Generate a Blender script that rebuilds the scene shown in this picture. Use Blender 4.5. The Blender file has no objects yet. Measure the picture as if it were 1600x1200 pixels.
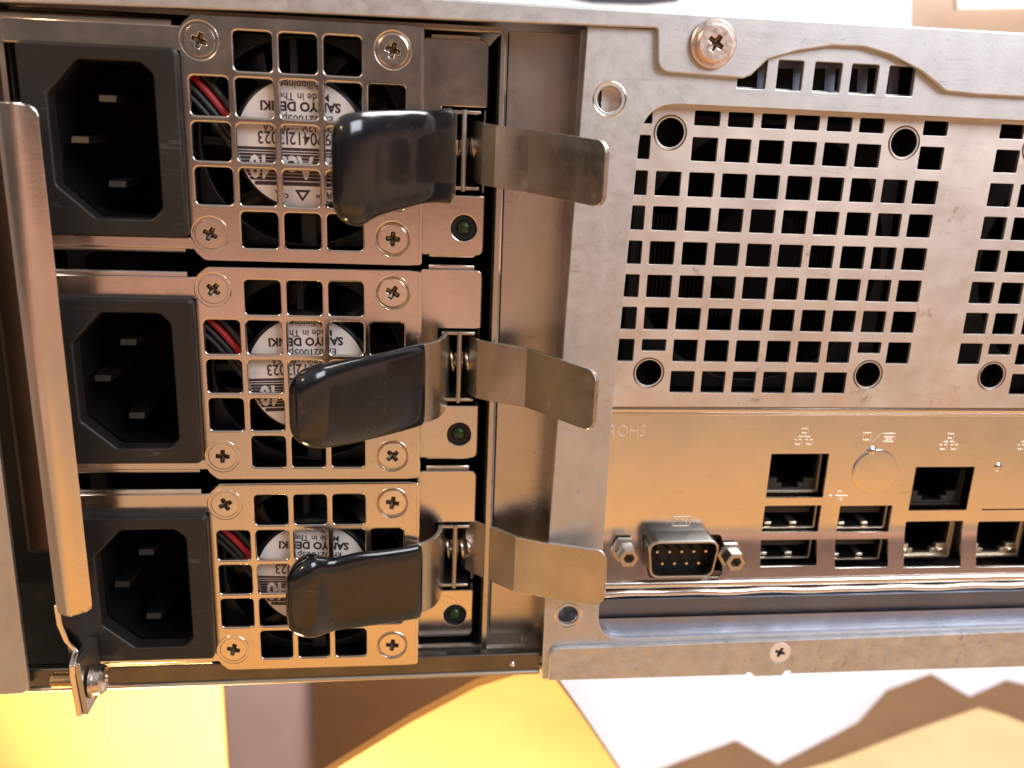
import bpy, bmesh, math, random
from mathutils import Vector, Matrix
random.seed(7)
PI = math.pi
sc = bpy.context.scene
COL = sc.collection

# ------------------------------------------------------------------ camera
# working frame, millimetres: x to the right, y DOWN the rear face, h OUT of the face towards the viewer
Z0 = 420.0                                   # height of the face origin above the floor
def W(x, y, h): return Vector((x * .001, -h * .001, (Z0 - y) * .001))
FPX = 1353.8598
def rotm(rx, ry, rz):
    a = Matrix(((math.cos(rz), -math.sin(rz), 0), (math.sin(rz), math.cos(rz), 0), (0, 0, 1)))
    b = Matrix(((1, 0, 0), (0, math.cos(rx), -math.sin(rx)), (0, math.sin(rx), math.cos(rx))))
    c = Matrix(((math.cos(ry), 0, math.sin(ry)), (0, 1, 0), (-math.sin(ry), 0, math.cos(ry))))
    return a @ b @ c
CM = rotm(0.27851705, -0.12250412, 0.04042959)
CC = Vector((35.0256, 13.2263, -158.6072))
cam = bpy.data.objects.new('camera', bpy.data.cameras.new('camera'))
COL.objects.link(cam); sc.camera = cam
r_, d_, f_ = CM[0], CM[1], CM[2]
bx = lambda v: Vector((v[0], v[2], -v[1]))
X, Yv, Zv = bx(r_), -bx(d_), -bx(f_)
cam.matrix_world = Matrix(((X[0], Yv[0], Zv[0], CC[0] * .001), (X[1], Yv[1], Zv[1], CC[2] * .001),
                           (X[2], Yv[2], Zv[2], (Z0 - CC[1]) * .001), (0, 0, 0, 1)))
cd = cam.data
cd.sensor_fit = 'HORIZONTAL'; cd.sensor_width = 36; cd.lens = FPX / 1600 * 36
cd.clip_start = .005; cd.clip_end = 60
cd.dof.use_dof = True; cd.dof.focus_distance = .163; cd.dof.aperture_fstop = 17

def at(px, py, h=0.0):
    """measurement of a spot of the photograph on the real plane at height h (mm)"""
    d = CM.transposed() @ Vector(((px - 800) / FPX, (py - 600) / FPX, 1.0))
    s = (-h - CC[2]) / d[2]
    p = CC + s * d
    return (p[0], p[1])
def tr(pts, h=0.0): return [at(a, b, h) for a, b in pts]

# ------------------------------------------------------------------ world and lamps
w = bpy.data.worlds.new('World'); sc.world = w; w.use_nodes = True
nt = w.node_tree; bg = nt.nodes['Background']
tc = nt.nodes.new('ShaderNodeTexCoord'); no = nt.nodes.new('ShaderNodeTexNoise')
no.inputs['Scale'].default_value = 2.2; no.inputs['Detail'].default_value = 3
sep = nt.nodes.new('ShaderNodeSeparateXYZ'); nt.links.new(tc.outputs['Generated'], sep.inputs[0])
nt.links.new(tc.outputs['Generated'], no.inputs['Vector'])
# glow bands added for the metal to reflect: warm below, dim level, pale above; the noise breaks the bands up
wob = nt.nodes.new('ShaderNodeMath'); wob.operation = 'MULTIPLY_ADD'; wob.inputs[1].default_value = .12; wob.inputs[2].default_value = -.06
nt.links.new(no.outputs['Fac'], wob.inputs[0])
ad = nt.nodes.new('ShaderNodeMath'); ad.operation = 'ADD'
tilt = nt.nodes.new('ShaderNodeMath'); tilt.operation = 'MULTIPLY_ADD'; tilt.inputs[1].default_value = -.13
nt.links.new(sep.outputs['X'], tilt.inputs[0]); nt.links.new(sep.outputs['Z'], tilt.inputs[2])
nt.links.new(tilt.outputs[0], ad.inputs[0]); nt.links.new(wob.outputs[0], ad.inputs[1])
mr = nt.nodes.new('ShaderNodeMapRange'); mr.inputs[1].default_value = -1; mr.inputs[2].default_value = 1
nt.links.new(ad.outputs[0], mr.inputs[0])
cr = nt.nodes.new('ShaderNodeValToRGB')
stops = [(-.9, (.35, .22, .10)), (-.62, (1.25, .58, .15)), (-.50, (1.3, .63, .19)), (-.42, (1.15, .60, .27)), (-.355, (.62, .44, .27)), (-.29, (.62, .40, .27)),
         (-.18, (.98, .50, .34)), (-.11, (.66, .34, .25)), (-.05, (.20, .13, .10)), (.03, (.09, .072, .062)), (.15, (.13, .11, .10)), (.4, (.36, .33, .33)), (.8, (.5, .47, .48))]
el = cr.color_ramp.elements
while len(el) < len(stops): el.new(.5)
for e, (z, c) in zip(el, stops): e.position = (z + 1) / 2; e.color = (*c, 1)
nt.links.new(mr.outputs[0], cr.inputs['Fac'])
nt.links.new(cr.outputs['Color'], bg.inputs['Color']); bg.inputs['Strength'].default_value = .86

def lamp(name, loc, tgt, sx, sy, power, col, spread=180):
    l = bpy.data.lights.new(name, 'AREA'); l.shape = 'RECTANGLE'; l.size = sx; l.size_y = sy
    l.energy = power; l.color = col; l.spread = math.radians(spread)
    o = bpy.data.objects.new(name, l); COL.objects.link(o)
    o.location = W(*loc); d = (W(*tgt) - o.location)
    o.rotation_euler = d.to_track_quat('-Z', 'Y').to_euler()
    return o
lamp('warm_lamp', (-420, -380, 420), (0, 200, 0), .08, .08, 1.2, (1, .66, .36))
lamp('warm_fill_low', (-90, 400, -30), (10, 240, -190), .08, .08, 2.9, (1, .68, .29), 110)  # unseen lamp added low down to brighten the cardboard below the chassis
lamp('window_light', (560, -420, 480), (110, 60, 0), .45, .45, 5.8, (.90, .94, 1))
lamp('backdrop_fill', (420, -500, -290), (350, 100, -600), .5, .5, 10.5, (1, .96, .98))  # unseen lamp added to whiten the backdrop and the pale sheet

sc.view_settings.view_transform = 'Standard'; sc.view_settings.look = 'None'
sc.view_settings.exposure = 0; sc.view_settings.gamma = 1

# ------------------------------------------------------------------ materials
def mat(name, col, metal=0.0, rough=.5, var=0.0, vscale=60, rvar=0.0, bump=0.0, bscale=2500, dirt=None, dthr=.62,
        dscale=120, spec=None, stretch=None, coat=0.0, lowbump=0.0, lowscale=90, bands=None, scratch=None):
    m = bpy.data.materials.new(name); m.use_nodes = True
    nt = m.node_tree; N = nt.nodes; L = nt.links
    b = N['Principled BSDF']
    b.inputs['Metallic'].default_value = metal; b.inputs['Roughness'].default_value = rough
    b.inputs['Base Color'].default_value = (*col, 1)
    if spec is not None: b.inputs['Specular IOR Level'].default_value = spec
    if coat: b.inputs['Coat Weight'].default_value = coat; b.inputs['Coat Roughness'].default_value = .08
    g = N.new('ShaderNodeNewGeometry')
    mp = N.new('ShaderNodeMapping'); L.new(g.outputs['Position'], mp.inputs['Vector'])
    if stretch: mp.inputs['Scale'].default_value = stretch
    def noise(s, det=4, rgh=.6):
        n = N.new('ShaderNodeTexNoise'); n.inputs['Scale'].default_value = s; n.inputs['Detail'].default_value = det
        n.inputs['Roughness'].default_value = rgh; L.new(mp.outputs['Vector'], n.inputs['Vector']); return n
    last = None
    if var or dirt:
        n = noise(vscale)
        r = N.new('ShaderNodeValToRGB')
        r.color_ramp.elements[0].position = .3; r.color_ramp.elements[1].position = .7
        r.color_ramp.elements[0].color = (*[c * (1 - var) for c in col], 1)
        r.color_ramp.elements[1].color = (*[min(1, c * (1 + var)) for c in col], 1)
        L.new(n.outputs['Fac'], r.inputs['Fac']); last = r.outputs['Color']
        L.new(last, b.inputs['Base Color'])
    if dirt:
        n = noise(dscale, 8, .75)
        r = N.new('ShaderNodeValToRGB'); r.color_ramp.elements[0].position = dthr; r.color_ramp.elements[1].position = dthr + .1
        L.new(n.outputs['Fac'], r.inputs['Fac'])
        mx = N.new('ShaderNodeMix'); mx.data_type = 'RGBA'
        L.new(r.outputs['Color'], mx.inputs[0]); L.new(last, mx.inputs[6]); mx.inputs[7].default_value = (*dirt, 1)
        L.new(mx.outputs[2], b.inputs['Base Color'])
    if rvar:
        n = noise(vscale * 2.3, 6, .7)
        mr = N.new('ShaderNodeMapRange'); mr.inputs[1].default_value = .3; mr.inputs[2].default_value = .7
        mr.inputs[3].default_value = max(.02, rough - rvar); mr.inputs[4].default_value = rough + rvar
        L.new(n.outputs['Fac'], mr.inputs[0]); L.new(mr.outputs[0], b.inputs['Roughness'])
    if scratch:      # hairline scratches: thin contours of a stretched noise, kept only in patches
        amt, sc_ = scratch
        tot_ = None
        for k_, (rz_, ss_) in enumerate(((.5, 1.0), (-.9, .7), (1.35, 1.3))):
            m2 = N.new('ShaderNodeMapping'); L.new(g.outputs['Position'], m2.inputs['Vector'])
            m2.inputs['Rotation'].default_value = (0, rz_, 0); m2.inputs['Scale'].default_value = (.06, 1, 1); m2.inputs['Location'].default_value = (k_ * 3.1, 0, k_)
            n2 = N.new('ShaderNodeTexNoise'); n2.inputs['Scale'].default_value = sc_ * ss_; n2.inputs['Detail'].default_value = 1; L.new(m2.outputs[0], n2.inputs['Vector'])
            r2 = N.new('ShaderNodeValToRGB'); e2 = r2.color_ramp.elements
            e2[0].position = .492; e2[0].color = (0, 0, 0, 1); e2[1].position = .5; e2[1].color = (1, 1, 1, 1); e2.new(.508).color = (0, 0, 0, 1)
            L.new(n2.outputs['Fac'], r2.inputs['Fac'])
            n3 = noise(90 + 37 * k_, 2); r3 = N.new('ShaderNodeValToRGB'); r3.color_ramp.elements[0].position = .56; r3.color_ramp.elements[1].position = .66
            L.new(n3.outputs['Fac'], r3.inputs['Fac'])
            mu = N.new('ShaderNodeMath'); mu.operation = 'MULTIPLY'; L.new(r2.outputs['Color'], mu.inputs[0]); L.new(r3.outputs['Color'], mu.inputs[1])
            if tot_ is None: tot_ = mu
            else:
                a2 = N.new('ShaderNodeMath'); a2.operation = 'MAXIMUM'; L.new(tot_.outputs[0], a2.inputs[0]); L.new(mu.outputs[0], a2.inputs[1]); tot_ = a2
        fm = N.new('ShaderNodeMath'); fm.operation = 'MULTIPLY'; fm.inputs[1].default_value = amt; L.new(tot_.outputs[0], fm.inputs[0])
        mx = N.new('ShaderNodeMix'); mx.data_type = 'RGBA'; L.new(fm.outputs[0], mx.inputs[0])
        src = b.inputs['Base Color'].links[0].from_socket if b.inputs['Base Color'].is_linked else None
        if src: L.new(src, mx.inputs[6])
        else: mx.inputs[6].default_value = (*col, 1)
        mx.inputs[7].default_value = (*[min(1, c * 1.0 + .3) if metal < .5 else c * .55 for c in col], 1)
        L.new(mx.outputs[2], b.inputs['Base Color'])
    prev = None
    for st, s, dist in ((lowbump, lowscale, .002), (bump, bscale, .0002)):
        if st:
            n = noise(s, 3)
            bp = N.new('ShaderNodeBump'); bp.inputs['Strength'].default_value = st; bp.inputs['Distance'].default_value = dist
            L.new(n.outputs['Fac'], bp.inputs['Height'])
            if prev: L.new(prev.outputs[0], bp.inputs['Normal'])
            prev = bp
    if prev: L.new(prev.outputs[0], b.inputs['Normal'])
    return m
M = {}
M['zinc'] = mat('zinc', (.64, .64, .65), 1, .52, .06, 200, .10, .10, 2500, dirt=(.42, .39, .36), dthr=.62, dscale=260, scratch=(.5, 500))
M['zinc_mesh'] = mat('zinc_mesh', (.78, .74, .71), 1, .50, .10, 60, .10, .08, 2500, dirt=(.42, .35, .30), dthr=.615, dscale=170, scratch=(.4, 500))
M['zinc_smooth'] = mat('zinc_smooth', (.62, .57, .52), 1, .30, .06, 60, .06, .12, 2500, scratch=(.45, 400))
M['band_zinc'] = mat('band_zinc', (.34, .37, .47), 1, .48, .10, 70, .1, .08, 2500, dirt=(.3, .28, .28), dthr=.62, dscale=140)
M['white_screw'] = mat('white_screw', (.92, .90, .88), .55, .42, .06, 300)
M['rose_screw'] = mat('rose_screw', (.95, .78, .68), 1, .34, .05, 300, .1)
M['zinc_worn'] = mat('zinc_worn', (.66, .67, .69), 1, .54, .13, 330, .14, .12, 2200, dirt=(.40, .38, .35), dthr=.59, dscale=380, scratch=(.5, 500))
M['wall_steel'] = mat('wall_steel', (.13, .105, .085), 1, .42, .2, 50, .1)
M['lip_steel'] = mat('lip_steel', (.17, .16, .15), 1, .30, .25, 50, .1, .1, 2500)
M['dark_zinc'] = mat('dark_zinc', (.34, .31, .29), 1, .34, .15, 70, .10, .12, 2500)
M['dull_zinc'] = mat('dull_zinc', (.19, .21, .27), 1, .5, .10, 70, .10, .1, 2500)
M['nickel'] = mat('nickel', (.78, .70, .63), 1, .20, .05, 60, .06, .05, 3000, lowbump=.03, lowscale=60, scratch=(.35, 600))
M['shield'] = mat('shield', (.82, .76, .70), 1, .17, .04, 50, .05, .03, 3000, lowbump=.05, lowscale=45, scratch=(.3, 500))
M['spring_steel'] = mat('spring_steel', (.56, .50, .42), 1, .33, .10, 160, .08, .12, 1500, dirt=(.30, .24, .16), dthr=.68, dscale=300, scratch=(.7, 700))
M['screw'] = mat('screw', (.84, .76, .68), 1, .22, .05, 200, .06)
M['bright'] = mat('bright', (.85, .80, .76), 1, .16)
M['pit'] = mat('pit', (.22, .17, .13), 1, .4)
M['edge_steel'] = mat('edge_steel', (.55, .50, .45), 1, .35)
M['black_plastic'] = mat('black_plastic', (.016, .0145, .014), 0, .46, .15, 90, .05, .06, 3000, scratch=(.15, 500))
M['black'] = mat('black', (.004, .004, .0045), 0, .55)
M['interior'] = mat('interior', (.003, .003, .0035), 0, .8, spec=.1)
M['mark'] = mat('mark', (.95, .86, .76), .75, .40)
M['pin_tip'] = mat('pin_tip', (.95, .86, .76), .7, .35)
M['inner_black'] = mat('inner_black', (.006, .006, .007), 0, .5, spec=.25)
M['dull_brass'] = mat('dull_brass', (.09, .075, .06), 1, .45)
M['fan_plastic'] = mat('fan_plastic', (.007, .007, .008), 0, .4, spec=.3)
M['fan_strut'] = mat('fan_strut', (.02, .02, .021), 0, .5, spec=.3)
M['grip'] = mat('grip', (.006, .007, .009), 0, .17, .2, 90, .06, .02, 1500, dirt=(.25, .24, .22), dthr=.74, dscale=620, coat=.6, lowbump=.10, lowscale=70, scratch=(.12, 500))
M['label'] = mat('label', (.66, .61, .60), 0, .38, .03, 60)
M['ink'] = mat('ink', (.035, .018, .022), 0, .5)
M['red_wire'] = mat('red_wire', (.36, .012, .02), 0, .4)
M['black_wire'] = mat('black_wire', (.02, .02, .022), 0, .4)
M['green_lens'] = mat('green_lens', (.016, .042, .008), 0, .3)
M['brass'] = mat('brass', (.80, .66, .48), 1, .25)
M['port_metal'] = mat('port_metal', (.78, .70, .58), 1, .38)
M['contact'] = mat('contact', (.75, .72, .70), 1, .25)
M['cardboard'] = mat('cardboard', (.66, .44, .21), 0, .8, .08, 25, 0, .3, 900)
M['mauve'] = mat('mauve', (.50, .33, .28), 0, .8, .06, 12)  # stands in for shade on the white sheet, put into the colour
M['shade_brown'] = mat('shade_brown', (.15, .06, .014), 0, .85, .1, 25, 0, .3, 900)  # cardboard with its shade put into the brown
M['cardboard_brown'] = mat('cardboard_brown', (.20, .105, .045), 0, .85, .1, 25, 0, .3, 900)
M['paper'] = mat('paper', (.74, .70, .72), 0, .7, .03, 12)
M['floor'] = mat('floor', (.50, .33, .18), 0, .65, .12, 6)
M['white_wall'] = mat('white_wall', (.9, .9, .9), 0, .8)
M['beige'] = mat('beige', (.42, .33, .27), 0, .7, .1, 8)
M['dark_item'] = mat('dark_item', (.02, .022, .04), 0, .35)

# ------------------------------------------------------------------ object helpers
def put(name, me, m=None, parent=None, origin=None, smooth=30):
    """origin (x,y,h) is subtracted from the mesh and becomes the object location (relative to the parent's)"""
    if m is not None:
        me.materials.clear(); me.materials.append(m)
    o = bpy.data.objects.new(name, me); COL.objects.link(o)
    base = W(0, 0, 0)
    org = origin
    if org is None and parent is not None: wo = ORG[parent.name]
    elif org is None: wo = Vector((0, 0, 0))
    else: wo = W(*org)
    me.transform(Matrix.Translation(-wo))
    ORG[o.name] = wo
    if parent is not None:
        o.parent = parent; o.location = wo - ORG[parent.name]
    else: o.location = wo
    if smooth:
        for p in me.polygons: p.use_smooth = True
        me.set_sharp_from_angle(angle=math.radians(smooth))
    return o
ORG = {}
def thing(name, label, cat, origin, group=None, kind=None):
    o = bpy.data.objects.new(name, None); COL.objects.link(o)
    o.empty_display_size = .01
    o.location = W(*origin); ORG[o.name] = W(*origin)
    tag(o, label, cat, group, kind); return o
def tag(o, label=None, cat=None, group=None, kind=None):
    if label: o['label'] = label
    if cat: o['category'] = cat
    if group: o['group'] = group
    if kind: o['kind'] = kind
    return o

def circle(cx, cy, r, n=28): return [(cx + r * math.cos(2 * PI * i / n), cy + r * math.sin(2 * PI * i / n)) for i in range(n)]
def rpoly(pts, r, n=5):
    """round the corners of a polygon; r number or list"""
    out = []; k = len(pts)
    for i, p in enumerate(pts):
        rr = r[i] if isinstance(r, (list, tuple)) else r
        a = Vector(pts[i - 1]) - Vector(p); b = Vector(pts[(i + 1) % k]) - Vector(p)
        la, lb = a.length, b.length
        if rr <= 0 or la < 1e-6 or lb < 1e-6: out.append(tuple(p)); continue
        a /= la; b /= lb
        ang = math.acos(max(-1, min(1, a.dot(b))))
        if ang > PI - .05: out.append(tuple(p)); continue
        t = min(rr / math.tan(ang / 2), la * .49, lb * .49)
        p0 = Vector(p) + a * t; p1 = Vector(p) + b * t
        for j in range(n + 1):
            u = j / n
            q = (1 - u) ** 2 * p0 + 2 * u * (1 - u) * Vector(p) + u * u * p1
            out.append((q[0], q[1]))
    return out
def rrect(x0, y0, x1, y1, r=0, n=4): return rpoly([(x0, y0), (x1, y0), (x1, y1), (x0, y1)], r, n)

def plate_mesh(outline, holes, h, thick, bevel=.08, fn=None):
    """sheet with real holes: front face at height h, 'thick' deep"""
    cu = bpy.data.curves.new('c', 'CURVE'); cu.dimensions = '2D'; cu.fill_mode = 'BOTH'
    for poly in [outline] + list(holes):
        s = cu.splines.new('POLY'); s.points.add(len(poly) - 1)
        for i, (x, y) in enumerate(poly): s.points[i].co = (x, -y, 0, 1)
        s.use_cyclic_u = True
    b = min(bevel, thick * .45)
    cu.bevel_depth = b; cu.bevel_resolution = 1 if b < .3 else 3; cu.extrude = max(thick / 2 - b, 0.0001); cu.offset = -b
    o = bpy.data.objects.new('tmp', cu)
    COL.objects.link(o)
    dg = bpy.context.evaluated_depsgraph_get(); dg.update()
    me = bpy.data.meshes.new_from_object(o.evaluated_get(dg))
    bpy.data.objects.remove(o); bpy.data.curves.remove(cu)
    for v in me.vertices:
        x, y, z = v.co
        hh = h - thick / 2 + z
        if fn: x, yy, hh = fn(x, -y, hh); y = -yy
        v.co = W(x, -y, hh)
    me.update()
    return me
def plate(name, outline, holes, h, thick, m, parent, bevel=.08, fn=None, **k):
    return put(name, plate_mesh(outline, holes, h, thick, bevel, fn), m, parent, **k)

def mesh_from(bm):
    me = bpy.data.meshes.new('m'); bmesh.ops.recalc_face_normals(bm, faces=bm.faces); bm.to_mesh(me); bm.free(); return me
def add_box(bm, x0, x1, y0, y1, h0, h1, skip=()):
    v = {}
    for i, x in enumerate((x0, x1)):
        for j, y in enumerate((y0, y1)):
            for k, h in enumerate((h0, h1)): v[i, j, k] = bm.verts.new(W(x, y, h))
    F = {'x0': ((0,0,0),(0,0,1),(0,1,1),(0,1,0)), 'x1': ((1,0,0),(1,1,0),(1,1,1),(1,0,1)),
         'y0': ((0,0,0),(1,0,0),(1,0,1),(0,0,1)), 'y1': ((0,1,0),(0,1,1),(1,1,1),(1,1,0)),
         'h0': ((0,0,0),(0,1,0),(1,1,0),(1,0,0)), 'h1': ((0,0,1),(1,0,1),(1,1,1),(0,1,1))}
    for k, q in F.items():
        if k not in skip: bm.faces.new([v[a] for a in q])
def box(name, dims, m, parent=None, skip=(), bev=0, **k):
    bm = bmesh.new(); add_box(bm, *dims, skip=skip)
    o = put(name, mesh_from(bm), m, parent, **k)
    if bev: bevel(o, bev)
    return o
def bevel(o, wd, seg=2):
    b = o.modifiers.new('b', 'BEVEL'); b.width = wd * .001; b.segments = seg; b.limit_method = 'ANGLE'; b.angle_limit = math.radians(35)
def add_tube(bm, pts, r, n=10, caps=True):
    P = [W(*p) for p in pts]; rings = []
    up = None
    for i, p in enumerate(P):
        t = (P[min(i + 1, len(P) - 1)] - P[max(i - 1, 0)]).normalized()
        if up is None:
            up = Vector((0, 0, 1)) if abs(t.z) < .9 else Vector((1, 0, 0))
        a = (up - t * up.dot(t)).normalized(); up = a; b = t.cross(a)
        rr = (r[i] if isinstance(r, (list, tuple)) else r) * .001
        rings.append([bm.verts.new(p + a * rr * math.cos(2 * PI * k / n) + b * rr * math.sin(2 * PI * k / n)) for k in range(n)])
    for A, B in zip(rings, rings[1:]):
        for k in range(n): bm.faces.new((A[k], A[(k + 1) % n], B[(k + 1) % n], B[k]))
    if caps: bm.faces.new(rings[0]); bm.faces.new(rings[-1])
def tube(name, pts, r, m, parent, n=10, **k):
    bm = bmesh.new(); add_tube(bm, pts, r, n); return put(name, mesh_from(bm), m, parent, **k)
def add_lathe(bm, cx, cy, prof, n=32, cap=True):
    """profile [(radius, h)] turned about the axis through (cx, cy) pointing at the viewer"""
    rings = []
    for r, h in prof:
        if r < 1e-6: rings.append([bm.verts.new(W(cx, cy, h))]); continue
        rings.append([bm.verts.new(W(cx + r * math.cos(2 * PI * k / n), cy + r * math.sin(2 * PI * k / n), h)) for k in range(n)])
    for A, B in zip(rings, rings[1:]):
        if len(A) == 1 and len(B) == 1: continue
        for k in range(n):
            q = [A[k % len(A)], A[(k + 1) % len(A)], B[(k + 1) % len(B)], B[k % len(B)]]
            q = list(dict.fromkeys(q))
            if len(q) > 2: bm.faces.new(q)
def lathe(name, cx, cy, prof, m, parent, n=32, **k):
    bm = bmesh.new(); add_lathe(bm, cx, cy, prof, n); return put(name, mesh_from(bm), m, parent, **k)

def text_mesh(s, x, y, h, size, rot180=False, sx=1.0, bold=0.0, thick=.03, align='CENTER', fn=None):
    cu = bpy.data.curves.new('t', 'FONT'); cu.body = s; cu.size = size; cu.align_x = align; cu.align_y = 'CENTER'
    cu.extrude = thick; cu.offset = bold; cu.resolution_u = 3
    o = bpy.data.objects.new('tmp', cu); COL.objects.link(o)
    dg = bpy.context.evaluated_depsgraph_get(); dg.update()
    me = bpy.data.meshes.new_from_object(o.evaluated_get(dg))
    bpy.data.objects.remove(o); bpy.data.curves.remove(cu)
    for v in me.vertices:
        a, b, c = v.co; a *= sx
        if rot180: a, b = -a, -b
        v.co = W(x + a, y - b, h + c)
    me.update(); return me
def join(meshes):
    bm = bmesh.new()
    for me in meshes: bm.from_mesh(me); bpy.data.meshes.remove(me)
    me = bpy.data.meshes.new('j'); bm.to_mesh(me); bm.free(); return me

# ------------------------------------------------------------------ cross-head screw
def cross(r, wd):
    a = wd
    return [(a, r), (-a, r), (-a * 1.15, a * 1.15), (-r, a), (-r, -a), (-a * 1.15, -a * 1.15), (-a, -r), (a, -r), (a * 1.15, -a * 1.15), (r, -a), (r, a), (a * 1.15, a * 1.15)]
def screw_parts(name, x, y, h, R, parent, rot=0.0, style='flat', m=None, tilt=None):
    cr_ = cross(R * .48, R * .14)
    me = plate_mesh(circle(x, y, R, 36), [rpoly([(x + a, y + b) for a, b in cr_], R * .05, 2)], h, .5, .12)
    bm = bmesh.new(); bm.from_mesh(me)
    if style == 'flat':      # head sitting in a pressed dimple with a bright rolled ring
        add_lathe(bm, x, y, [(R * .97, h - .5), (R * 1.03, h - .42), (R * 1.08, h - .35), (R * 1.17, h + .06), (R * 1.22, h + .10), (R * 1.29, h - .06), (R * 1.32, h - .3)])
    elif style == 'pan':
        add_lathe(bm, x, y, [(R * .93, h - .04), (R * 1.04, h - .28), (R * 1.08, h - .8), (R * 1.08, h - 1.1)])
        add_lathe(bm, x, y, [(R * 1.0, h - .95), (R * 1.3, h - 1.0), (R * 1.37, h - 1.15), (R * 1.37, h - 1.6)])
    me2 = bpy.data.meshes.new('m'); bm.to_mesh(me2); bm.free()
    s = put(name, me2, m or M['screw'], parent, origin=(x, y, h), smooth=28)
    bm = bmesh.new()
    top = [bm.verts.new(W(x + a * 1.02, y + b * 1.02, h - .30)) for a, b in cr_]
    mid = [bm.verts.new(W(x + a * .80, y + b * .80, h - .75)) for a, b in cr_]
    c = bm.verts.new(W(x, y, h - 1.25))
    for i in range(12):
        j = (i + 1) % 12
        bm.faces.new((top[i], top[j], mid[j], mid[i])); bm.faces.new((mid[i], mid[j], c))
    r = put('cross_recess', mesh_from(bm), M['pit'], s, smooth=0)
    s.rotation_euler = (0, rot, 0)
    return s

# ------------------------------------------------------------------ power supply unit
PITCH = 41.707
BASE = (16.0, 36.2, -60.0)
def build_psu():
    t = thing('power_supply', '', 'power supply', BASE)
    gx = [16 + 7.42 * (i - 2) for i in range(5)]; gy = [16.15 + 7.42 * (i - 2) for i in range(5)]
    a = 3.12
    holes = [rrect(gx[i] - a, gy[j] - a, gx[i] + a, gy[j] + a, .85, 5) for i in range(5) for j in range(5)
             if not (i in (0, 4) and j in (0, 4))]
    screws = [(0, 0), (31.85, 0), (0, 31.85), (31.85, 31.85)]
    holes += [circle(x, y, 2.95) for x, y in screws]
    # grille plate; its outline has the two round reliefs beside the bend towards the socket
    def arc(cx, cy, r, a0, a1, n=8): return [(cx + r * math.cos(math.radians(a0 + (a1 - a0) * i / n)), cy + r * math.sin(math.radians(a0 + (a1 - a0) * i / n))) for i in range(n + 1)]
    ol = [(-2.75, 1.2), (-2.75, -1.7), (-2.1, -2.5), (-.9, -3.55), (34.6, -3.7), (36.75, -3.5), (36.75, 36.1), (34.6, 36.25), (-.9, 36.1), (-2.1, 35.0), (-2.75, 34.0)]
    plate('grille_plate', rpoly(ol, [0, .5, .8, .8, 0, .2, .2, 0, .8, .8, .5], 4), holes, 0, 1.1, M['nickel'], t, .34)
    # side flange that runs back to the latch bay
    box('side_flange', (36.0, 36.95, -3.3, 35.9, -9.0, -.75), M['nickel'], t, bev=.2)
    tube('flange_bead', [(36.75, -3.2, -.35), (36.75, 35.8, -.35)], .42, M['screw'], t)
    # strip of sheet above and below the socket
    ol = [(-31, -1.6), (-4.7, -1.6)] + arc(-3.5, -2.3, 1.15, 150, 40, 6) + [(-2.8, 1.5), (-31, 1.5)]
    box('top_strip', (-31, -2.8, -2.2, 1.75, -.95, -.15), M['nickel'], t, bev=.25)
    bm = bmesh.new(); add_tube(bm, [(-31, -2.5, -.9), (-4.4, -2.5, -.9)], .62, 10)
    put('rolled_edge', mesh_from(bm), M['nickel'], t)
    box('bottom_strip', (-31, -2.8, 32.5, 34.6, -.95, -.15), M['nickel'], t, bev=.25)
    bm = bmesh.new(); add_tube(bm, [(-31, 34.8, -.9), (-4.4, 34.8, -.9)], .55, 10)
    put('rolled_edge', mesh_from(bm), M['nickel'], t)
    # socket
    hexo = [(-18.9, 4.05), (-9.0, 4.0), (-7.1, 5.8), (-7.1, 27.5), (-8.8, 29.3), (-18.0, 29.3), (-23.9, 24.0), (-23.9, 9.6)]
    s = put('mains_socket', plate_mesh(rrect(-28.2, 1.5, -3.2, 32.4, 1.2), [rpoly(hexo, [1.6, 1.8, 1.8, 1.8, 1.8, 1.2, 1.2, 1.2], 5)], 2.5, 3.6, .45), M['black_plastic'], t)
    put('socket_wall', plate_mesh(rpoly([(x, y) for x, y in hexo], 1.5), [rpoly([(x + (.25 if x < -15 else -.25), y + (.25 if y < 15 else -.25)) for x, y in hexo], 1.5)], -1.2, 15, .05), M['interior'], s)
    box('socket_floor', (-26, -5, 2.5, 31, -17, -15.5), M['interior'], s)
    for px, py in ((-15.3, 9.85), (-20.3, 16.65), (-14.9, 23.75)):
        bm = bmesh.new(); add_box(bm, px - 1.5, px + 1.5, py - .6, py + .6, -15.5, -1.0, skip=('h1',))
        tip = [bm.verts.new(W(px + a_, py + b_, h_)) for a_, b_, h_ in ((-1.5, -.6, -1.0), (1.5, -.6, -1.0), (1.5, .6, -1.0), (-1.5, .6, -1.0), (-1.35, -.5, -.28), (1.35, -.5, -.28), (1.35, .5, .15), (-1.35, .5, .15))]
        for q in ((0, 1, 5, 4), (1, 2, 6, 5), (2, 3, 7, 6), (3, 0, 4, 7)): bm.faces.new([tip[i] for i in q])
        tf = bm.faces.new([tip[i] for i in (4, 5, 6, 7)]); tf.material_index = 1
        pn = put('pin', mesh_from(bm), M['dull_brass'], s, smooth=0); pn.data.materials.append(M['pin_tip'])
    # case behind the plates
    box('case', (-27.5, 49.5, -3.0, 35.5, -60, -17.5), M['interior'], t)
    bm = bmesh.new()
    add_box(bm, -2.9, -2.6, -2.8, 35.2, -60, -1.0); add_box(bm, 35.6, 35.95, -2.8, 35.2, -60, -1.0)
    add_box(bm, -2.9, 36, -2.9, -2.6, -60, -1.0); add_box(bm, -2.9, 36, 35.1, 35.4, -60, -1.0)
    put('inner_walls', mesh_from(bm), M['interior'], t, smooth=0)
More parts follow.
